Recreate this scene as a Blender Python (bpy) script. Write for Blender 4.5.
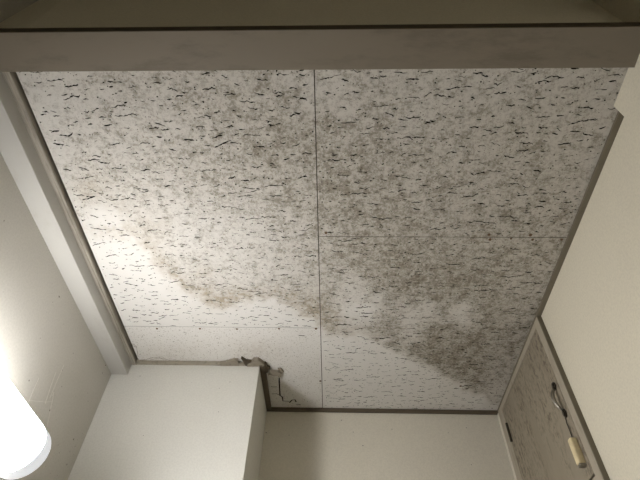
import bpy, bmesh, math, random
import numpy as np
from mathutils import Vector, Matrix, noise
from mathutils.geometry import delaunay_2d_cdt

random.seed(7)
scene = bpy.context.scene
COL = scene.collection
for o in list(bpy.data.objects):
    bpy.data.objects.remove(o, do_unlink=True)

# ------------------------------------------------------------------ camera
CZ = 1.60                       # camera height; every z below is relative to it
F_PX = 485.4                    # focal length in pixels of a 640 x 480 frame
PITCH, YAW, ROLL = math.radians(49.876), math.radians(-2.753), math.radians(2.328)
_f = np.array([math.sin(YAW)*math.cos(PITCH), math.cos(YAW)*math.cos(PITCH), math.sin(PITCH)])
_r = np.array([math.cos(YAW), -math.sin(YAW), 0.0])
_u = np.cross(_r, _f)
R_ = math.cos(ROLL)*_r + math.sin(ROLL)*_u
U_ = -math.sin(ROLL)*_r + math.cos(ROLL)*_u
cam_d = bpy.data.cameras.new('camera')
cam = bpy.data.objects.new('camera', cam_d)
COL.objects.link(cam)
m = Matrix.Identity(4)
for i in range(3):
    m[i][0], m[i][1], m[i][2] = R_[i], U_[i], -_f[i]
m[2][3] = CZ
cam.matrix_world = m
cam_d.sensor_width = 36.0
cam_d.lens = F_PX/640*36
cam_d.clip_start = 0.01
scene.camera = cam

# ------------------------------------------------------------------ world, exposure
w = bpy.data.worlds.new('world'); scene.world = w
w.use_nodes = True
w.node_tree.nodes['Background'].inputs[0].default_value = (0.5, 0.48, 0.42, 1)
w.node_tree.nodes['Background'].inputs[1].default_value = 0.02
scene.view_settings.view_transform = 'Standard'
scene.view_settings.look = 'None'
scene.view_settings.gamma = 1.0
scene.view_settings.use_curve_mapping = False
scene.view_settings.exposure = 0.0
LAMP_STRENGTH = 163.0
LAMP_COLOR = (1.0, 0.985, 0.985, 1)

# ------------------------------------------------------------------ dimensions (m)
H = 0.72                        # ceiling above camera
XL, XM, XR = -0.488, -0.0322, 0.440     # left edge, long joint, right edge of the boards
YF = 1.206                      # far edge of the boards
YJR, YJL = 0.5975, 0.8695       # cross joints
WL = -0.546                     # left wall
WR = 0.4495                     # right wall
WRN = 0.430                     # thicker right wall beside the lintel
YSTEP = 0.3327
WF = 1.214                      # far wall
PX, PY = -0.1855, 1.008         # boxed corner: right side, front
LY0, LY1, LZ = 0.2125, 0.2675, 0.706    # lintel
FLOOR = -CZ
HALL_Z = 1.02
HALL_Y = -0.95


def to_ceiling(px, py):
    d = R_*(px-320) + U_*(240-py) + _f*F_PX
    d = d*(H/d[2])
    return d[0], d[1]


def to_pixel(x, y):
    p = np.stack([x, y, np.full_like(x, H)], -1)
    c = p @ _f
    return 320 + F_PX*(p @ R_)/c, 240 - F_PX*(p @ U_)/c


# ------------------------------------------------------------------ mesh helpers
def obj(name, bm, mat, parent=None, smooth=False):
    me = bpy.data.meshes.new(name)
    bmesh.ops.recalc_face_normals(bm, faces=bm.faces[:])
    bm.to_mesh(me); bm.free()
    if smooth:
        for p in me.polygons:
            p.use_smooth = True
    for mt in (mat if isinstance(mat, (list, tuple)) else [mat]):
        me.materials.append(mt)
    o = bpy.data.objects.new(name, me)
    COL.objects.link(o)
    if parent is not None:
        o.parent = parent
        o.matrix_parent_inverse = Matrix.Translation(parent.matrix_basis.to_translation()).inverted()
    return o


def box(bm, x0, x1, y0, y1, z0, z1, bevel=0.0):
    z0 += CZ; z1 += CZ
    vs = [bm.verts.new((x, y, z)) for x in (x0, x1) for y in (y0, y1) for z in (z0, z1)]
    fs = [bm.faces.new([vs[i] for i in q]) for q in
          ((0, 1, 3, 2), (4, 6, 7, 5), (0, 4, 5, 1), (2, 3, 7, 6), (0, 2, 6, 4), (1, 5, 7, 3))]
    if bevel:
        es = list({e for f in fs for e in f.edges})
        bmesh.ops.bevel(bm, geom=es, offset=bevel, segments=2, affect='EDGES', profile=0.5)
    return bm


def prism(bm, pts, axis, a, b):
    """extrude a 2-D outline along an axis (0 x, 1 y, 2 z); z is camera-relative"""
    def P(u, v, t):
        if axis == 0: return (t, u, v+CZ)
        if axis == 1: return (u, t, v+CZ)
        return (u, v, t+CZ)
    A = [bm.verts.new(P(u, v, a)) for u, v in pts]
    B = [bm.verts.new(P(u, v, b)) for u, v in pts]
    bm.faces.new(A); bm.faces.new(B[::-1])
    n = len(pts)
    for i in range(n):
        bm.faces.new((A[i], B[i], B[(i+1) % n], A[(i+1) % n]))
    return bm


def tube(bm, pts, rad, seg=8):
    """round tube through camera-relative points; rad is a number or a list"""
    pts = [Vector((p[0], p[1], p[2]+CZ)) for p in pts]
    n = len(pts)
    rads = rad if isinstance(rad, (list, tuple)) else [rad]*n
    rings = []
    ref = Vector((0.31, 0.17, 0.93))
    for i, p in enumerate(pts):
        t = (pts[min(i+1, n-1)] - pts[max(i-1, 0)]).normalized()
        a = t.cross(ref).normalized(); b = t.cross(a)
        rings.append([bm.verts.new(p + (a*math.cos(2*math.pi*k/seg) + b*math.sin(2*math.pi*k/seg))*rads[i])
                      for k in range(seg)])
    for i in range(n-1):
        for k in range(seg):
            bm.faces.new((rings[i][k], rings[i][(k+1) % seg], rings[i+1][(k+1) % seg], rings[i+1][k]))
    bm.faces.new(rings[0]); bm.faces.new(rings[-1][::-1])
    return bm


def lathe_y(bm, cx, cz, prof, seg=48):
    """surface of revolution about a line along y; prof = [(y, r)]"""
    rings = []
    for y, r in prof:
        if r < 1e-6:
            rings.append([bm.verts.new((cx, y, cz+CZ))])
        else:
            rings.append([bm.verts.new((cx+r*math.cos(2*math.pi*k/seg), y, cz+CZ+r*math.sin(2*math.pi*k/seg)))
                          for k in range(seg)])
    for A, B in zip(rings, rings[1:]):
        for k in range(seg):
            k2 = (k+1) % seg
            if len(A) == 1 and len(B) == 1: continue
            if len(A) == 1: bm.faces.new((A[0], B[k], B[k2]))
            elif len(B) == 1: bm.faces.new((A[k], A[k2], B[0]))
            else: bm.faces.new((A[k], A[k2], B[k2], B[k]))
    return bm


def struct(o, label=None):
    o['kind'] = 'structure'
    if label: o['label'] = label
    return o


# ------------------------------------------------------------------ material helpers
class NT:
    def __init__(self, name):
        self.m = bpy.data.materials.new(name); self.m.use_nodes = True
        self.t = self.m.node_tree
        self.b = self.t.nodes['Principled BSDF']
        self.tc = self.t.nodes.new('ShaderNodeTexCoord')

    def new(self, kind, **kw):
        n = self.t.nodes.new(kind)
        for k, v in kw.items(): setattr(n, k, v)
        return n

    def link(self, a, b): self.t.links.new(a, b)

    def mapped(self, scale=(1, 1, 1)):
        mp = self.new('ShaderNodeMapping'); mp.inputs['Scale'].default_value = scale
        self.link(self.tc.outputs['Object'], mp.inputs['Vector'])
        return mp.outputs[0]

    def noise(self, scale, detail=4, rough=0.6, stretch=(1, 1, 1), dist=0.0):
        n = self.new('ShaderNodeTexNoise')
        n.inputs['Scale'].default_value = scale; n.inputs['Detail'].default_value = detail
        n.inputs['Roughness'].default_value = rough; n.inputs['Distortion'].default_value = dist
        self.link(self.mapped(stretch), n.inputs['Vector'])
        return n.outputs[0]

    def ramp(self, val, lo, hi, a=0.0, b=1.0):
        n = self.new('ShaderNodeMapRange'); n.interpolation_type = 'SMOOTHSTEP'
        self.link(val, n.inputs[0])
        for i, v in ((1, lo), (2, hi), (3, a), (4, b)):
            if isinstance(v, (int, float)): n.inputs[i].default_value = v
            else: self.link(v, n.inputs[i])
        return n.outputs[0]

    def math(self, op, a, b):
        n = self.new('ShaderNodeMath', operation=op)
        for i, v in enumerate((a, b)):
            if isinstance(v, (int, float)): n.inputs[i].default_value = v
            else: self.link(v, n.inputs[i])
        return n.outputs[0]

    def mix(self, fac, a, b):
        n = self.new('ShaderNodeMix', data_type='RGBA')
        if isinstance(fac, (int, float)): n.inputs[0].default_value = fac
        else: self.link(fac, n.inputs[0])
        for i, v in ((6, a), (7, b)):
            if isinstance(v, tuple): n.inputs[i].default_value = (*v, 1)
            else: self.link(v, n.inputs[i])
        return n.outputs[2]

    def bump(self, h, dist, strength=0.5):
        n = self.new('ShaderNodeBump')
        n.inputs['Distance'].default_value = dist; n.inputs['Strength'].default_value = strength
        self.link(h, n.inputs['Height']); self.link(n.outputs[0], self.b.inputs['Normal'])

    def finish(self, col, rough=0.8, spec=0.3):
        if isinstance(col, tuple): self.b.inputs['Base Color'].default_value = (*col, 1)
        else: self.link(col, self.b.inputs['Base Color'])
        self.b.inputs['Roughness'].default_value = rough
        self.b.inputs['Specular IOR Level'].default_value = spec
        return self.m


def plaster(name, base, dirt, speck=0.0, rough=0.85, bump=0.0006, dirt_amt=0.35):
    n = NT(name)
    big = n.ramp(n.noise(5, 5, 0.6), 0.45, 0.75, 0, dirt_amt)
    fine = n.ramp(n.noise(260, 3, 0.6), 0.35, 0.7, 0, 0.20)
    col = n.mix(big, base, dirt)
    col = n.mix(fine, col, tuple(c*0.6 for c in base))
    if speck:
        s = n.ramp(n.noise(130, 1, 0.3), 0.80-speck, 0.83-speck, 0, 0.8)
        col = n.mix(s, col, (0.06, 0.045, 0.03))
    n.bump(n.noise(420, 3, 0.7), bump, 0.6)
    return n.finish(col, rough, 0.25)


def painted(name, base, dirt, amt=0.5, stretch=(1, 1, 1), scale=30, rough=0.55, spec=0.3, lo=0.48, hi=0.72):
    n = NT(name)
    d = n.ramp(n.noise(scale, 6, 0.7, stretch), lo, hi, 0, amt)
    col = n.mix(d, base, dirt)
    n.bump(n.noise(160, 3, 0.6, stretch), 0.0004, 0.4)
    return n.finish(col, rough, spec)


def plain(name, col, rough=0.6, metal=0.0, spec=0.4):
    n = NT(name)
    v = n.ramp(n.noise(60, 4, 0.6), 0.35, 0.7, 0, 0.35)
    n.finish(n.mix(v, col, tuple(c*0.6 for c in col)), rough, spec)
    n.b.inputs['Metallic'].default_value = metal
    return n.m


M = {}
M['wall_left'] = plaster('paint_left_wall', (0.56, 0.54, 0.49), (0.47, 0.45, 0.39), speck=0.03)
M['wall_right'] = plaster('plaster_right_wall', (0.74, 0.69, 0.56), (0.68, 0.63, 0.505))
M['wall_far'] = plaster('plaster_far_wall', (0.76, 0.72, 0.62), (0.68, 0.64, 0.53), speck=0.015)
M['pillar'] = plaster('plaster_boxed_corner', (0.70, 0.69, 0.64), (0.63, 0.61, 0.55), speck=0.015)
M['hall'] = plaster('plaster_hall', (0.66, 0.61, 0.50), (0.45, 0.41, 0.33))
M['bulkhead'] = plaster('paint_bulkhead', (0.84, 0.79, 0.66), (0.79, 0.74, 0.61), speck=0.0)
M['floor'] = plain('floor_vinyl', (0.25, 0.225, 0.185), 0.5)
M['lintel'] = painted('paint_lintel', (0.235, 0.203, 0.16), (0.12, 0.10, 0.075), 0.5, (0.3, 1, 1), 25)
M['dark_edge_gap'] = painted('brown_edge_gap_shade', (0.075, 0.058, 0.035), (0.04, 0.03, 0.02), 0.5)  # edge brown, also used to paint shadowed gaps in the plaster
M['beam'] = painted('paint_casing', (0.48, 0.47, 0.44), (0.30, 0.26, 0.20), 0.35, (1, 0.5, 1), 22, lo=0.52, hi=0.8)
M['mould_trim'] = painted('mouldy_trim', (0.36, 0.33, 0.28), (0.14, 0.12, 0.09), 0.7, (1, 0.12, 1), 60, lo=0.42, hi=0.72)
M['trim'] = painted('shade_darkened_trim', (0.18, 0.158, 0.115), (0.12, 0.10, 0.07), 0.5, (1, 0.4, 1), 30)  # paint darkened overall to carry the shade of the underside
M['browntrim'] = painted('brown_trim', (0.115, 0.092, 0.064), (0.05, 0.04, 0.028), 0.6, (0.5, 1, 1), 40)
M['pillartrim'] = painted('grey_plaster_trim', (0.34, 0.31, 0.25), (0.12, 0.10, 0.07), 0.6, (1, 1, 1), 60, rough=0.9)
M['frame'] = painted('paint_door_frame', (0.40, 0.355, 0.28), (0.19, 0.165, 0.12), 0.45, (1, 1, 0.3), 40)
M['white_strip'] = painted('paint_white_strip', (0.68, 0.65, 0.56), (0.5, 0.46, 0.38), 0.3)
M['flake'] = painted('peeled_plaster', (0.27, 0.24, 0.19), (0.16, 0.13, 0.09), 0.7, (1, 1, 1), 90, rough=0.95)
M['core_pit_shade'] = plain('board_core_pit_shade', (0.018, 0.012, 0.008), 0.95, spec=0.0)  # core painted near-black to stand in for shade inside the pits
M['joint'] = plain('dark_void', (0.07, 0.06, 0.045), 0.95, spec=0.1)
M['rust'] = plain('rusty_nail', (0.14, 0.085, 0.045), 0.7)
M['metal'] = plain('worn_chrome', (0.42, 0.40, 0.36), 0.28, 1.0)
M['darkmetal'] = plain('dark_metal', (0.07, 0.06, 0.045), 0.45, 0.6)
M['cream'] = plain('cream_plastic', (0.80, 0.68, 0.42), 0.4)
M['web'] = plain('dusty_web', (0.20, 0.17, 0.13), 0.9)
M['web_pale'] = plain('pale_web', (0.75, 0.72, 0.66), 0.8)
M['lamp_base'] = plain('lamp_base_enamel', (0.75, 0.75, 0.74), 0.35)


def door_material():
    n = NT('mouldy_door_paint')
    streak = n.ramp(n.noise(14, 4, 0.6, (1, 1, 0.16)), 0.36, 0.60, 0, 1)
    spots = n.ramp(n.noise(120, 4, 0.75, (1, 1, 0.45)), 0.46, 0.62, 0, 1)
    f = n.math('MULTIPLY', n.math('MULTIPLY', streak, spots), 0.75)
    col = n.mix(n.ramp(n.noise(18, 4, 0.6, (1, 1, 0.2)), 0.4, 0.7, 0, 0.4), (0.305, 0.265, 0.20), (0.235, 0.20, 0.15))
    col = n.mix(f, col, (0.085, 0.065, 0.045))
    n.bump(n.noise(150, 3, 0.6, (1, 1, 0.2)), 0.0003, 0.4)
    return n.finish(col, 0.55, 0.3)


M['door'] = door_material()


def board_material():
    """white mineral board; point attribute 'stain': r mould, g tan water mark, b dust"""
    n = NT('stained_mineral_board')
    at = n.new('ShaderNodeAttribute', attribute_name='stain')
    sep = n.new('ShaderNodeSeparateColor'); n.link(at.outputs['Color'], sep.inputs[0])
    mould, tan, dust = sep.outputs[0], sep.outputs[1], sep.outputs[2]
    v = n.math('ADD', n.math('MULTIPLY', n.noise(40, 5, 0.75), 0.50), n.math('MULTIPLY', n.noise(170, 5, 0.85), 0.50))
    thr = n.math('SUBTRACT', 0.605, n.math('MULTIPLY', mould, 0.135))
    f = n.ramp(v, n.math('SUBTRACT', thr, 0.06), n.math('ADD', thr, 0.10), 0, 1)
    gate = n.ramp(mould, 0.02, 0.18, 0, 1)
    f = n.math('MULTIPLY', f, gate)
    veil = n.math('MULTIPLY', mould, 0.62)
    base = n.mix(n.ramp(n.noise(9, 3, 0.6), 0.4, 0.75, 0, 0.25), (0.725, 0.71, 0.68), (0.66, 0.64, 0.595))
    col = n.mix(veil, base, (0.36, 0.325, 0.265))
    tn = n.math('MULTIPLY', tan, n.ramp(n.noise(85, 5, 0.7), 0.36, 0.62, 0.25, 1.0))
    col = n.mix(n.math('MULTIPLY', tn, 0.95), col, (0.33, 0.262, 0.168))
    col = n.mix(n.math('MULTIPLY', f, 0.80), col, (0.20, 0.175, 0.13))
    dk = n.ramp(n.noise(230, 4, 0.8), 0.54, 0.72, 0, 0.8)
    col = n.mix(n.math('MULTIPLY', dk, mould), col, (0.09, 0.072, 0.05))
    dk2 = n.ramp(n.noise(95, 5, 0.8), 0.49, 0.64, 0, 0.62)
    col = n.mix(n.math('MULTIPLY', dk2, n.math('POWER', mould, 1.5)), col, (0.13, 0.11, 0.078))
    lt = n.ramp(n.noise(190, 3, 0.6, (1, 1, 1), 0.4), 0.46, 0.32, 0, 0.50)
    col = n.mix(n.math('MULTIPLY', lt, mould), col, (0.62, 0.59, 0.52))
    col = n.mix(n.math('MULTIPLY', dust, n.ramp(n.noise(330, 2, 0.5), 0.60, 0.68, 0, 0.8)), col, (0.22, 0.18, 0.13))
    n.bump(n.noise(300, 3, 0.7), 0.0006, 0.5)
    return n.finish(col, 0.9, 0.15)


M['board'] = board_material()


def emit(name, col, s):
    mt = bpy.data.materials.new(name); mt.use_nodes = True
    b = mt.node_tree.nodes['Principled BSDF']
    b.inputs['Base Color'].default_value = (0.8, 0.8, 0.8, 1)
    b.inputs['Emission Color'].default_value = col
    b.inputs['Emission Strength'].default_value = s
    b.inputs['Roughness'].default_value = 0.3
    return mt


M['lamp_glow'] = emit('lit_opal_glass', LAMP_COLOR, LAMP_STRENGTH)
_t = M['lamp_glow'].node_tree
_g = _t.nodes.new('ShaderNodeNewGeometry'); _s = _t.nodes.new('ShaderNodeSeparateXYZ')
_t.links.new(_g.outputs['Normal'], _s.inputs[0])
_r2 = _t.nodes.new('ShaderNodeMapRange'); _r2.interpolation_type = 'SMOOTHSTEP'
_t.links.new(_s.outputs['Z'], _r2.inputs[0])
for _i, _v in ((1, -0.1), (2, 0.95), (3, LAMP_STRENGTH), (4, LAMP_STRENGTH*0.115)): _r2.inputs[_i].default_value = _v
_r3 = _t.nodes.new('ShaderNodeMapRange'); _r3.interpolation_type = 'SMOOTHSTEP'
_t.links.new(_s.outputs['X'], _r3.inputs[0])
for _i, _v in ((1, -0.9), (2, 0.1), (3, 0.3), (4, 1.0)): _r3.inputs[_i].default_value = _v
_mu = _t.nodes.new('ShaderNodeMath'); _mu.operation = 'MULTIPLY'
_t.links.new(_r2.outputs[0], _mu.inputs[0]); _t.links.new(_r3.outputs[0], _mu.inputs[1])
_t.links.new(_mu.outputs[0], _t.nodes['Principled BSDF'].inputs['Emission Strength'])
M['lamp_neck'] = emit('opal_glass_neck', LAMP_COLOR, 21.0)
M['lamp_end'] = emit('opal_glass_end', (0.84, 0.90, 1.0, 1), 0.50)

# ================================================================== STRUCTURE
b = bmesh.new(); box(b, -0.66, 0.60, HALL_Y-0.1, WF+0.1, FLOOR-0.05, FLOOR)
struct(obj('floor', b, M['floor']), 'beige vinyl floor of the small room')
b = bmesh.new(); box(b, WL-0.10, WL, HALL_Y, WF+0.10, FLOOR, HALL_Z)
struct(obj('wall_left', b, M['wall_left']), 'grey painted left wall carrying the round lamp')
b = bmesh.new(); prism(b, [(WRN, HALL_Y), (WRN, YSTEP), (WR, YSTEP), (WR, WF+0.10), (0.60, WF+0.10), (0.60, HALL_Y)], 2, FLOOR, HALL_Z)
struct(obj('wall_right', b, M['wall_right']), 'cream plaster right wall with a thicker strip by the lintel')
b = bmesh.new(); box(b, WL, WR, WF, WF+0.10, FLOOR, H+0.06)
struct(obj('wall_far', b, M['wall_far']), 'pale plaster far wall under the brown trim')
b = bmesh.new(); box(b, WL, PX, PY, WF, FLOOR, H)
struct(obj('wall_boxed_corner', b, M['pillar']), 'white boxed-in corner column projecting from the far wall')
b = bmesh.new(); box(b, WL, WRN, HALL_Y-0.1, HALL_Y, FLOOR, HALL_Z)
struct(obj('wall_near', b, M['hall']), 'plain wall behind the viewer')

# ceiling slab above the boards + hall ceiling
b = bmesh.new()
box(b, WL, WR, LY1-0.02, WF, H+0.010, H+0.06)
ceiling = struct(obj('ceiling', b, M['joint']), 'stained mineral board ceiling with black mould')
b = bmesh.new(); box(b, WL-0.1, 0.60, HALL_Y-0.1, LY0+0.04, HALL_Z, HALL_Z+0.05)
struct(obj('ceiling_hall', b, M['hall']), 'higher ceiling in front of the lintel')

# upper wall above the lintel: centre board between two slightly splayed end boards
trimB = bmesh.new()
yb = LY0+0.010
prism(trimB, [(-0.470, H-0.004), (0.397, H-0.004), (0.412, HALL_Z), (-0.494, HALL_Z)], 1, yb, yb+0.02)
bulk = struct(obj('wall_bulkhead', trimB, M['bulkhead']), 'dim upper wall above the lintel')
for xa0, xa1, xo in ((-0.470, -0.494, WL), (0.397, 0.412, WRN)):
    b = bmesh.new()
    dx0, dx1 = abs(xo-xa0), abs(xo-xa1)
    sl = 0.10
    vs = [(xa0, yb+0.0006, H-0.004), (xo, yb+dx0*sl, H-0.004), (xo, yb+dx1*sl, HALL_Z), (xa1, yb+0.0006, HALL_Z)]
    A = [b.verts.new((x, y, z+CZ)) for x, y, z in vs]
    B = [b.verts.new((x, y+0.02, z+CZ)) for x, y, z in vs]
    b.faces.new(A); b.faces.new(B[::-1])
    for i in range(4): b.faces.new((A[i], B[i], B[(i+1) % 4], A[(i+1) % 4]))
    obj('end_board', b, M['bulkhead'], bulk)

# lintel board with dark front edge
b = bmesh.new()
prism(b, [(LY0, LZ+0.0035), (LY1, LZ), (LY1, H+0.0085), (LY0, H+0.0085)], 0, WL, WRN)
lintel = struct(obj('trim_1', b, M['lintel']), 'broad taupe lintel board across the room')
b = bmesh.new(); box(b, WL, WRN, LY0-0.0008, LY0, LZ+0.0036, H+0.008)
obj('front_edge', b, M['dark_edge_gap'], lintel)

# left casing with its mouldy bead
b = bmesh.new(); box(b, WL, -0.505, LY1, PY, 0.683, H+0.01, 0.0012)
cas = struct(obj('trim_2', b, M['beam']), 'off-white square casing along the left wall')
b = bmesh.new()
prism(b, [(-0.505, 0.7125), (-0.499, 0.711), (-0.4965, 0.7125), (-0.4945, 0.711), (-0.4925, 0.7115), (-0.4925, H+0.01), (-0.505, H+0.01)], 1, LY1, PY)
obj('mouldy_bead', b, M['mould_trim'], cas)

# right trim: lip and underside, the underside's shade put into one dark colour
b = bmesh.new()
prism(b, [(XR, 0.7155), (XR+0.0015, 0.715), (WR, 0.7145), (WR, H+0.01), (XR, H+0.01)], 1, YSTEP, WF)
struct(obj('trim_3', b, M['trim']), 'narrow taupe trim between ceiling and right wall, darkened for shade')
# far trim
b = bmesh.new()
prism(b, [(YF, 0.7135), (YF+0.002, 0.7115), (WF, 0.711), (WF, H+0.01), (YF, H+0.01)], 0, PX, XR)
struct(obj('trim_4', b, M['browntrim']), 'dark brown trim between ceiling and far wall')
# trims round the boxed corner
b = bmesh.new(); box(b, PX, PX+0.013, PY-0.006, YF, 0.711, H+0.01, 0.001)
struct(obj('trim_5', b, M['browntrim']), 'dark brown trim on the side of the boxed corner')
b = bmesh.new()
N = 60
top = []
for i in range(N+1):
    x = -0.505 + (PX+0.010+0.505)*i/N
    rag = 0.0016*noise.noise(Vector((x*60, 3, 0))) + 0.0012*noise.noise(Vector((x*190, 9, 0)))
    top.append((x, PY-0.0085+rag))
prism(b, top + [(PX+0.010, PY), (-0.505, PY)], 2, 0.7125, H+0.01)
ptrim = struct(obj('trim_6', b, M['pillartrim']), 'ragged grey trim on top of the boxed corner')
# white strip in the far right corner
b = bmesh.new(); box(b, XR-0.001, WR, YF-0.004, WF, 0.25, 0.7105, 0.0008)
struct(obj('trim_7', b, M['white_strip']), 'thin white strip in the far right corner')

# ================================================================== CEILING BOARDS
# control points of mould density in photo pixels: (x, y, density)
CTRL = [
 (25,78,.16),(60,85,.18),(100,85,.30),(150,85,.34),(185,92,.50),(230,90,.44),(280,88,.46),(312,85,.42),
 (45,120,.16),(90,120,.30),(140,120,.36),(190,125,.42),(240,122,.56),(275,110,.66),(300,128,.80),
 (60,155,.22),(100,160,.30),(150,160,.38),(200,160,.46),(245,165,.55),(280,150,.82),(305,165,.74),
 (75,185,.28),(100,190,.44),(140,195,.38),(190,200,.40),(240,200,.48),(280,190,.70),(308,200,.66),
 (90,215,.10),(110,215,.04),(140,222,.30),(170,215,.26),(210,235,.34),(250,235,.38),(290,230,.52),(310,235,.56),
 (160,250,.30),(190,265,.36),(230,270,.38),(265,265,.40),(300,270,.55),(205,278,.46),(300,290,.50),(312,300,.45),
 (325,85,.42),(370,85,.46),(420,85,.42),(470,85,.42),(520,85,.40),(570,85,.42),(610,85,.38),
 (325,130,.55),(370,125,.58),(420,125,.50),(470,125,.52),(520,125,.52),(570,125,.42),(600,125,.36),
 (330,165,.74),(370,165,.74),(400,165,.68),(440,165,.56),(480,165,.58),(520,165,.55),(560,165,.48),(590,160,.42),
 (330,200,.74),(370,200,.70),(410,200,.62),(450,200,.64),(490,200,.60),(530,200,.62),(565,200,.55),
 (330,228,.70),(370,228,.72),(410,228,.70),(450,228,.62),(490,228,.66),(530,228,.66),(558,228,.58),
 (330,250,.66),(370,250,.80),(410,250,.80),(450,250,.74),(490,250,.70),(530,250,.62),(550,255,.58),
 (330,275,.60),(350,278,.30),(375,275,.80),(410,275,.84),(450,275,.80),(490,275,.72),(530,280,.62),
 (328,295,.66),(345,300,.34),(360,292,.36),(385,290,.78),(410,300,.84),(450,295,.86),(490,295,.72),(520,300,.62),
 (325,312,.78),(340,315,.06),(360,312,.02),(378,312,.08),(392,316,.78),(404,310,.30),(415,315,.22),(430,314,.16),(440,306,.80),
 (452,314,.20),(468,320,.14),(482,316,.74),(505,320,.64),
 (330,330,.62),(350,328,.42),(372,331,.56),(388,334,.82),(402,336,.40),(412,337,.12),(425,332,.90),(445,330,.92),(470,335,.92),(500,335,.72),
 (392,350,.86),(420,350,.96),(450,352,.98),(480,352,.86),(505,355,.62),
 (420,366,.80),(450,370,.98),(475,372,.92),(497,372,.55),(455,382,.75),(475,388,.72),(492,392,.42),(497,402,.25),
]
# lower edges of the stain (photo pixels): below these lines the boards are clean
EDGE_L = [(70,236),(92,236),(108,236),(128,237),(146,246),(158,262),(172,278),(186,291),(204,298),(222,306),(240,300),(262,297),(284,301),(300,309),(322,322)]
EDGE_R = [(318,322),(328,332),(344,335),(362,334),(378,340),(392,351),(410,358),(428,366),(446,378),(462,387),(480,398),(500,415)]
_C = np.array(CTRL)


def edge_y(line, x):
    L = np.array(line, float)
    return np.interp(x, L[:, 0], L[:, 1])


def seg_dist(px, py, line):
    best = np.full(px.shape, 1e9)
    for (x0, y0), (x1, y1) in zip(line, line[1:]):
        dx, dy = x1-x0, y1-y0
        t = np.clip(((px-x0)*dx + (py-y0)*dy)/(dx*dx+dy*dy), 0, 1)
        best = np.minimum(best, np.hypot(px-x0-t*dx, py-y0-t*dy))
    return best


def smooth(e0, e1, x):
    t = np.clip((x-e0)/(e1-e0), 0, 1)
    return t*t*(3-2*t)


def stain_at(xs, ys, plain_board):
    px, py = to_pixel(xs, ys)
    wob = np.array([noise.noise(Vector((x*35, y*35, 0.3))) for x, y in zip(xs, ys)])
    wob2 = np.array([noise.noise(Vector((x*35, y*35, 7.3))) for x, y in zip(xs, ys)])
    wob3 = np.array([noise.noise(Vector((x*95, y*95, 4.1))) for x, y in zip(xs, ys)])
    qx, qy = px + 8*wob + 3*wob3, py + 7*wob2 + 4*wob3
    num = np.zeros_like(px); den = np.full_like(px, 1e-9)
    for cx, cy, d in CTRL:
        s = 8.5 if 255 < cy < 395 and cx > 322 else 17.0
        g = np.exp(-((qx-cx)**2 + (qy-cy)**2)/(2*s*s)) + 1e-7
        num += g*d; den += g
    mould = np.clip(np.clip(num/den-0.06, 0, 1)**0.78*np.where(xs > XM, 1.22, 1.12), 0, 1)
    left = xs < XM
    mould = np.clip(mould + np.where(left, 0.14*smooth(260, 170, py)*smooth(330, 200, px), 0), 0, 1)
    ye = np.where(left, edge_y(EDGE_L, qx), edge_y(EDGE_R, qx))
    depth = ye - qy                                  # > 0 inside the stained area
    mould = mould*smooth(-5.0, 9.0, depth)
    tan = np.zeros_like(px)
    dl = seg_dist(qx, qy, [(x, y-5) for x, y in EDGE_L])
    wl = np.interp(px, [60, 100, 150, 200, 225, 260, 300, 325], [.25, .35, .55, .8, .9, .5, .7, .9])
    tan = np.maximum(tan, np.where(left, wl*np.exp(-(dl/7.0)**2), 0))
    for cx, cy, rx, ry, a in ((92,188,16,14,.50),(118,208,14,9,.40),(132,228,16,8,.40),(152,232,14,14,.35),(205,272,6,7,.6),
                              (78,235,8,20,.30),(330,318,10,14,.75),(345,333,25,6,.40),(318,308,14,10,.7)):
        tan = np.maximum(tan, a*np.exp(-((qx-cx)/rx)**2-((qy-cy)/ry)**2))
    # lighter washed patches inside the left stain
    wash = np.exp(-((qx-108)/17)**2-((qy-218)/10)**2)*0.9
    mould *= 1-np.where(left, wash, 0)
    tan *= 1-np.where(left, wash*0.8, 0)
    if plain_board:
        mould *= 0; tan *= 0
        tan += 0.22*np.exp(-((px-175)/30)**2-((py-352)/10)**2) + 0.3*np.exp(-((px-255)/22)**2-((py-352)/12)**2)
        dust = np.full_like(px, 0.75)
    else:
        dust = np.zeros_like(px)
    return np.clip(mould, 0, 1), np.clip(tan, 0, 1), dust


def fissure(cx, cy, rng, big=1.0):
    L = min(rng.lognormvariate(-4.75, 0.5)*big, 0.030)
    n = max(2, int(L/0.0026))
    up, dn = [], []
    y = 0.0
    th0 = rng.uniform(0.00050, 0.00105)
    for i in range(n+1):
        t = i/n
        x = cx + (t-0.5)*L + (rng.uniform(-.3, .3)*L/n if 0 < i < n else 0)
        y += rng.gauss(0, 0.00110)
        th = th0*(0.35 + rng.random()*1.25)*(0.45 if i in (0, n) else 1.0)
        up.append((x, cy+y+th)); dn.append((x, cy+y-th))
    return up + dn[::-1]


def pit(cx, cy, r, rng):
    k = 5
    a0 = rng.random()*6.28
    return [(cx + r*rng.uniform(.75, 1.25)*1.2*math.cos(a0+2*math.pi*i/k), cy + r*rng.uniform(.7, 1.2)*math.sin(a0+2*math.pi*i/k))
            for i in range(k)]


def thick_line(pts, w, rng):
    up, dn = [], []
    for i, (x, y) in enumerate(pts):
        a = pts[max(i-1, 0)]; c = pts[min(i+1, len(pts)-1)]
        dx, dy = c[0]-a[0], c[1]-a[1]; l = math.hypot(dx, dy)
        ww = w*rng.uniform(.6, 1.3)
        up.append((x-dy/l*ww, y+dx/l*ww)); dn.append((x+dy/l*ww, y-dx/l*ww))
    return up + dn[::-1]


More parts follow.
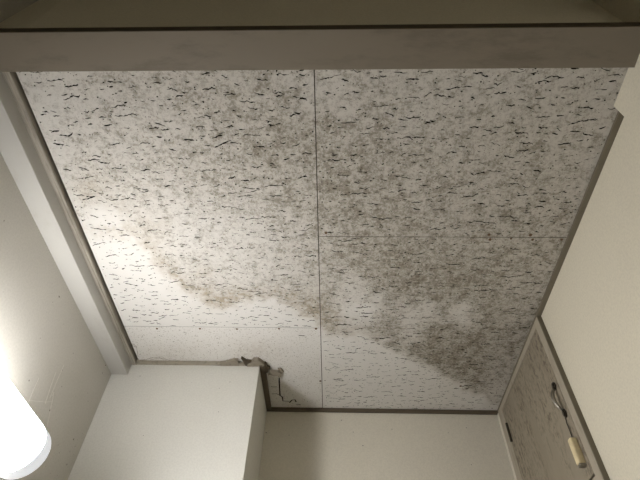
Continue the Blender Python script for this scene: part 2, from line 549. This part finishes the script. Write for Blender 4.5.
def board(x0, x1, y0, y1, seed, plain_board=False, extra=(), label=None):
    """one ceiling board: flat face cut with real open fissures and pin holes"""
    rng = random.Random(seed)
    polys = list(extra)
    area = (x1-x0)*(y1-y0)
    mg = 0.004
    if not plain_board:
        # jittered rows so that the fissures spread evenly
        cell = 0.0192
        y = y0 + mg
        while y < y1 - mg:
            x = x0 + rng.uniform(0, cell)
            while x < x1:
                cx, cy = x + rng.uniform(-.006, .006), y + rng.uniform(-.007, .007)
                q = fissure(cx, cy, rng, rng.choice((.6, .9, 1.0, 1.4, 1.75)))
                if min(a for a, _ in q) > x0+mg and max(a for a, _ in q) < x1-mg and y0+mg < cy < y1-mg:
                    polys.append(q)
                x += cell*rng.uniform(.75, 1.6)
            y += 0.0165
        for _ in range(int(area*4200)):
            polys.append(pit(rng.uniform(x0+mg, x1-mg), rng.uniform(y0+mg, y1-mg), rng.choice((.0005, .0006, .0008, .0010, .0013)), rng))
    else:
        for _ in range(int(area*1500)):
            polys.append(pit(rng.uniform(x0+mg, x1-mg), rng.uniform(y0+mg, y1-mg), rng.choice((.0004, .0005, .0006, .0009)), rng))
        for _ in range(int(area*110)):
            cx, cy = rng.uniform(x0+.012, x1-.012), rng.uniform(y0+mg, y1-mg)
            polys.append(fissure(cx, cy, rng, .7))
    pts, edges, faces = [], [], []
    def ccw(p):
        return p if sum(a[0]*c[1]-c[0]*a[1] for a, c in zip(p, p[1:]+p[:1])) > 0 else p[::-1]
    polys = [ccw(p) for p in polys]
    nx, ny = max(2, round((x1-x0)/0.0058)), max(2, round((y1-y0)/0.0058))
    for j in range(ny+1):
        for i in range(nx+1):
            ex, ey = i in (0, nx), j in (0, ny)
            jx = 0 if ex else rng.uniform(-.001, .001); jy = 0 if ey else rng.uniform(-.001, .001)
            pts.append(Vector((x0+(x1-x0)*i/nx+jx, y0+(y1-y0)*j/ny+jy)))
    for p in polys:
        s = len(pts)
        pts += [Vector(q) for q in p]
        faces.append(list(range(s, s+len(p))))
    vo, eo, fo, _, _, of = delaunay_2d_cdt(pts, edges, faces, 0, 1e-6, True)
    nv = len(vo)
    xs = np.array([v[0] for v in vo]); ys = np.array([v[1] for v in vo])
    verts = [(v[0], v[1], H+CZ) for v in vo]
    deep = {}
    out, mats = [], []
    DEPTH = 0.0045

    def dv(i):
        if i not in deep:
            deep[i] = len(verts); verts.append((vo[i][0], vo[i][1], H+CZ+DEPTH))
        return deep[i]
    edge_n = {}
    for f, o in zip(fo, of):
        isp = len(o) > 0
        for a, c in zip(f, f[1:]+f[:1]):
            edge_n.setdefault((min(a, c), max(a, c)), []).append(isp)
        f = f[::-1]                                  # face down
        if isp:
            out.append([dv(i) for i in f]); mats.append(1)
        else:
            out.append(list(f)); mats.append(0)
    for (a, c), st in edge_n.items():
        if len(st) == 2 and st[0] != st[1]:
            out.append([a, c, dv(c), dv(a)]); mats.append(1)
    # edges and back of the board
    s = len(verts)
    T = 0.009
    corner = [(x0, y0), (x1, y0), (x1, y1), (x0, y1)]
    verts += [(x, y, H+CZ) for x, y in corner] + [(x, y, H+CZ+T) for x, y in corner]
    for i in range(4):
        j = (i+1) % 4
        out.append([s+i, s+j, s+4+j, s+4+i]); mats.append(1)
    out.append([s+4, s+5, s+6, s+7]); mats.append(1)
    me = bpy.data.meshes.new('ceiling_panel')
    me.from_pydata(verts, [], out)
    me.materials.append(M['board']); me.materials.append(M['core_pit_shade'])
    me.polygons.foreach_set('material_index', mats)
    mo, ta, du = stain_at(xs, ys, plain_board)
    arr = np.zeros((len(verts), 4), np.float32); arr[:, 3] = 1
    arr[:nv, 0] = mo; arr[:nv, 1] = ta; arr[:nv, 2] = du
    at = me.attributes.new('stain', 'FLOAT_COLOR', 'POINT')
    at.data.foreach_set('color', arr.ravel())
    me.update()
    o = bpy.data.objects.new('ceiling_panel', me)
    COL.objects.link(o); o.parent = ceiling
    if label: o['label'] = label
    return o


rngc = random.Random(3)
crack = [to_ceiling(*p) for p in ((279.4,374),(279.2,381),(279.6,388),(280,395.5),(282.4,397),(283,401),(288,401.2),(289.5,402.6),(292,400),(295,399.6),(296,402))]
crackb = [to_ceiling(*p) for p in ((271,386.5),(274,387),(277,386.8))]
crackc = [to_ceiling(*p) for p in ((272,394),(276,393.6),(279,394.6))]
G = 0.0008
pl1 = board(XL, XM-G, LY1-0.004, YJL-0.0004, 11, label='left board with pale mould and a tan tide mark')
pl2 = board(XL, XM-G, YJL+0.0004, YF+0.002, 12, True,
            extra=[thick_line(crack, .0019, rngc), thick_line(crackb, .0008, rngc), thick_line(crackc, .0008, rngc)],
            label='plain cracked strip board above the boxed corner')
pr1 = board(XM+G, XR+0.002, LY1-0.004, YJR-0.0005, 13, label='near right board grey with mould')
pr2 = board(XM+G, XR+0.002, YJR+0.0005, YF+0.002, 14, label='far right board with dense mould and a clean corner')

# nail heads along the joints
nail_me = None
for par, px, py, r in ((pl2, 157, 328.6, .0026), (pl2, 200, 328.6, .0026), (pl2, 237, 329, .0026), (pl2, 279, 328.6, .0024), (pl2, 316, 328.6, .003),
                       (pr2, 511, 238.6, .0022), (pr1, 530.5, 235, .0032), (pr2, 532.5, 239.6, .0028), (pr2, 561.5, 239.6, .0026), (pr1, 326, 232.8, .0028), (pr1, 489, 234.5, .003), (pr2, 490, 239.5, .003),
                       (pl2, 320.3, 381, .0030), (pr2, 460.5, 386, .0030), (pr2, 325, 380.5, .0016)):
    if nail_me is None:
        b = bmesh.new()
        rr = [[b.verts.new((math.cos(k*math.pi/5)*q, math.sin(k*math.pi/5)*q, z)) for k in range(10)] for q, z in ((1.0, 0.0), (0.9, -.35), (0.45, -.55))]
        for A, B in zip(rr, rr[1:]):
            for k in range(10): b.faces.new((A[k], A[(k+1) % 10], B[(k+1) % 10], B[k]))
        b.faces.new(rr[-1]); b.faces.new(rr[0][::-1])
        n_o = obj('nail_head', b, M['rust'], par); nail_me = n_o.data
    else:
        n_o = bpy.data.objects.new('nail_head', nail_me); COL.objects.link(n_o); n_o.parent = par
    x, y = to_ceiling(px, py)
    n_o.location = (x, y, H+CZ+0.0002); n_o.scale = (r, r*1.1, r)

# broken plaster at the head of the boxed corner
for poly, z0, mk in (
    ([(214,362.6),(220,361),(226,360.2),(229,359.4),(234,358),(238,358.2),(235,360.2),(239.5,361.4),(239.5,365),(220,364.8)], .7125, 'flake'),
    ([(241.5,356),(244,357.4),(246.5,359),(252,359.4),(248,361),(247.6,364.8),(245.6,362.6),(243.6,359)], .7120, 'dark_edge_gap'),  # dark piece painting the shadow in the torn plaster
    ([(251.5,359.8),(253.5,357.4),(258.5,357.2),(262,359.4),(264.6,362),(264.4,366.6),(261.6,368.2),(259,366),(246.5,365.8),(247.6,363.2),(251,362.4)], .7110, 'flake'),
    ([(264.6,361),(266.6,362),(267.6,364.4),(270.4,366.2),(268.4,367.6),(268.2,370),(265.8,370.6)], .7120, 'dark_edge_gap'),  # another dark gap, its shade painted as a piece
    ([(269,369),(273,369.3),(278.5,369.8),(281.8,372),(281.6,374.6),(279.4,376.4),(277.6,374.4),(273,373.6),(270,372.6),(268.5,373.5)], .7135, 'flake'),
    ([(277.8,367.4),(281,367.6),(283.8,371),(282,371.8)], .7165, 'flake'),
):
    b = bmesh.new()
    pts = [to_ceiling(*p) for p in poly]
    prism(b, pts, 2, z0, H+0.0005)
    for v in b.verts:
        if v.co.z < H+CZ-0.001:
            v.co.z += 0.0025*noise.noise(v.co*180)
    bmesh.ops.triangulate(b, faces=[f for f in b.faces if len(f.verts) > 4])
    obj('plaster_flake_and_shade', b, M[mk], ptrim)

# ================================================================== CUPBOARD DOOR (right wall)
door = bpy.data.objects.new('door_1', None); COL.objects.link(door)
DX = XR
door.location = (WR, 1.01, 0.382+CZ)
struct(door, 'small mouldy cupboard door under the ceiling with a bow handle')
bpy.context.view_layer.update()
y0, y1 = 0.8415, 1.168
z0, z1 = 0.387, 0.6990
b = bmesh.new(); box(b, DX, WR, 0.8155, 0.8180, 0.30, 0.7146, 0.0004); obj('casing_edge_shade', b, M['trim'], door)  # dark strip carries the shade of the casing's side face
b = bmesh.new(); box(b, DX, WR, 0.8180, y0-0.0018, 0.30, 0.7146, 0.0006); obj('frame_stile', b, M['frame'], door)
b = bmesh.new(); box(b, DX, WR, y1+0.0010, YF-0.004, 0.30, 0.7146, 0.0006); obj('frame_stile', b, M['frame'], door)
b = bmesh.new(); box(b, DX, WR, y0-0.0018, y1+0.0010, z1+0.0016, 0.7146, 0.0006); obj('frame_rail', b, M['frame'], door)
b = bmesh.new(); box(b, DX, WR, y0-0.0018, y1+0.0010, 0.30, z0-0.0045, 0.0006); obj('frame_rail', b, M['frame'], door)
b = bmesh.new(); box(b, DX+0.0005, WR-0.001, y0, y1, z0, z1, 0.0012); leaf = obj('door_leaf', b, M['door'], door)
b = bmesh.new(); box(b, WR-0.0006, WR, y0-0.003, y1+0.003, z0-0.005, z1+0.003); obj('door_gap', b, M['joint'], door)
# bow handle: two feet and an arched grip
hy, hz0, hz1 = 0.856, 0.507, 0.566
b = bmesh.new()
arc = []
for i in range(13):
    t = i/12
    z = hz1-0.007 + (hz0-hz1+0.014)*t
    arc.append((DX - 0.003 - 0.009*math.sin(math.pi*t)**0.7, hy, z))
tube(b, arc, [0.0024 + 0.0012*math.sin(math.pi*i/12) for i in range(13)], 10)
handle = obj('handle', b, M['metal'], leaf, True)
for zc in (hz1, hz0):
    b = bmesh.new()
    outl = [(hy+0.0055*math.cos(a)*(1.0), zc+0.0085*math.sin(a)) for a in [2*math.pi*k/16 for k in range(16)]]
    prism(b, outl, 0, DX-0.0045, DX+0.0008)
    bmesh.ops.bevel(b, geom=[e for e in b.edges if all(v.co.x < DX-0.004 for v in e.verts)], offset=0.002, segments=2, affect='EDGES')
    obj('handle_foot', b, M['darkmetal'], leaf)
# thin wire down to a cream catch
b = bmesh.new(); tube(b, [(DX-0.002, hy+.001, hz0-0.006), (DX-0.003, hy+0.003, 0.49), (DX-0.002, hy+0.005, 0.474), (DX-0.003, hy+0.004, 0.455)], 0.0009, 6)
obj('wire', b, M['darkmetal'], leaf)
b = bmesh.new(); tube(b, [(DX-0.001, hy+.005, hz0-0.004), (DX-0.001, hy+0.008, 0.485), (DX-0.001, hy+0.007, 0.455)], 0.0006, 6)
obj('wire', b, M['darkmetal'], leaf)
b = bmesh.new(); box(b, DX-0.0125, DX+0.0008, 0.8395+0.011, 0.8535+0.011, 0.4095, 0.4570, 0.0028)
obj('cream_catch', b, M['cream'], leaf)
b = bmesh.new(); box(b, DX-0.0115, DX+0.0008, 0.8405+0.011, 0.8525+0.011, 0.4055, 0.4100, 0.001)  # grey piece stands in for the shaded lower end of the catch
obj('catch_end_shade', b, M['metal'], leaf)
# hinge
b = bmesh.new(); tube(b, [(DX-0.002, 1.1605, 0.609), (DX-0.002, 1.1605, 0.657)], 0.0032, 10)
hinge = obj('hinge', b, M['darkmetal'], leaf)

# ================================================================== LAMP
LX, LZ_, LR = -0.4836, 0.3520, 0.0415
LYA, LYB = 0.505, 0.739
LYG = 0.600                     # bright part starts here, set to place the column's shadow; nearer the socket the glass is dimmer
lamp = bpy.data.objects.new('wall_lamp', None); COL.objects.link(lamp)
lamp.location = (WL, (LYA+LYB)/2, LZ_+CZ)
lamp['label'] = 'lit white cylindrical wall lamp on the left wall'
lamp['category'] = 'lamp'
bpy.context.view_layer.update()
BAND = 0.032
b = bmesh.new()
lathe_y(b, LX, LZ_, [(LYG, LR), (LYB-BAND, LR)] )
obj('glowing_shade', b, M['lamp_glow'], lamp, False)
b = bmesh.new()
lathe_y(b, LX, LZ_, [(LYA, LR), (LYG, LR)])
obj('shade_neck', b, M['lamp_neck'], lamp, False)
b = bmesh.new()
prof = [(LYB-BAND, LR)]
for k in range(9):
    a = math.pi/2*k/8
    prof.append((LYB-0.012+0.012*math.sin(a), LR-0.012+0.012*math.cos(a)))
prof.append((LYB, 0))
lathe_y(b, LX, LZ_, prof)
obj('shade_end', b, M['lamp_end'], lamp, True)
b = bmesh.new(); lathe_y(b, LX, LZ_, [(LYA-0.030, 0), (LYA-0.030, LR-0.006), (LYA-0.024, LR+0.001), (LYA+0.004, LR+0.001), (LYA+0.004, 0)])
obj('socket_cap', b, M['lamp_base'], lamp, False)
b = bmesh.new(); box(b, WL, LX-LR*0.55, LYA-0.028, LYA-0.002, LZ_-0.03, LZ_+0.03, 0.003)
obj('wall_bracket', b, M['lamp_base'], lamp)

# ================================================================== COBWEB in the left corner of the ceiling
b = bmesh.new()
def web(pix, z):
    pts = []
    for (px, py), zz in zip(pix, z):
        x, y = to_ceiling(px, py); k = (zz)/H
        pts.append((x*k, y*k, zz))
    tube(b, pts, 0.00035, 4)
web([(128.5,338),(131,343),(133,346),(136.5,347.2),(137.5,352),(137,357),(139,360)], [.7195,.716,.715,.714,.714,.715,.7165])
web([(137,347),(134,344.5),(131.5,343.5)], [.714,.715,.716])
web([(138,360),(146,359.4),(153,357.4),(159,357.2),(164,360)], [.716,.717,.7165,.717,.717])
web([(150,360),(156,358.6),(163,358.2),(170,360.4),(176,359.4)], [.717,.716,.7165,.717,.717])
cw = obj('cobweb', b, M['web'])
cw['label'] = 'thin dusty cobweb in the ceiling corner above the boxed column'
cw['category'] = 'cobweb'

# a few loose threads on the left wall beside the lamp
b = bmesh.new()
def on_left(px, py):
    d = R_*(px-320) + U_*(240-py) + _f*F_PX
    d = d*((WL+0.001)/d[0])
    return tuple(d)
for pix in ([(52,396),(54,392),(52,402),(47,427)], [(27,400),(36,401),(45,402),(53,401)], [(56,372),(51,386),(45,404)], [(39,378),(33,391),(28,404)], [(64,365),(57,381),(50,398)]):
    tube(b, [on_left(*p) for p in pix], 0.00028, 4)
cw2 = obj('cobweb', b, M['web_pale'])
cw2['label'] = 'fine pale cobweb threads on the left wall beside the lamp'
cw2['category'] = 'cobweb'
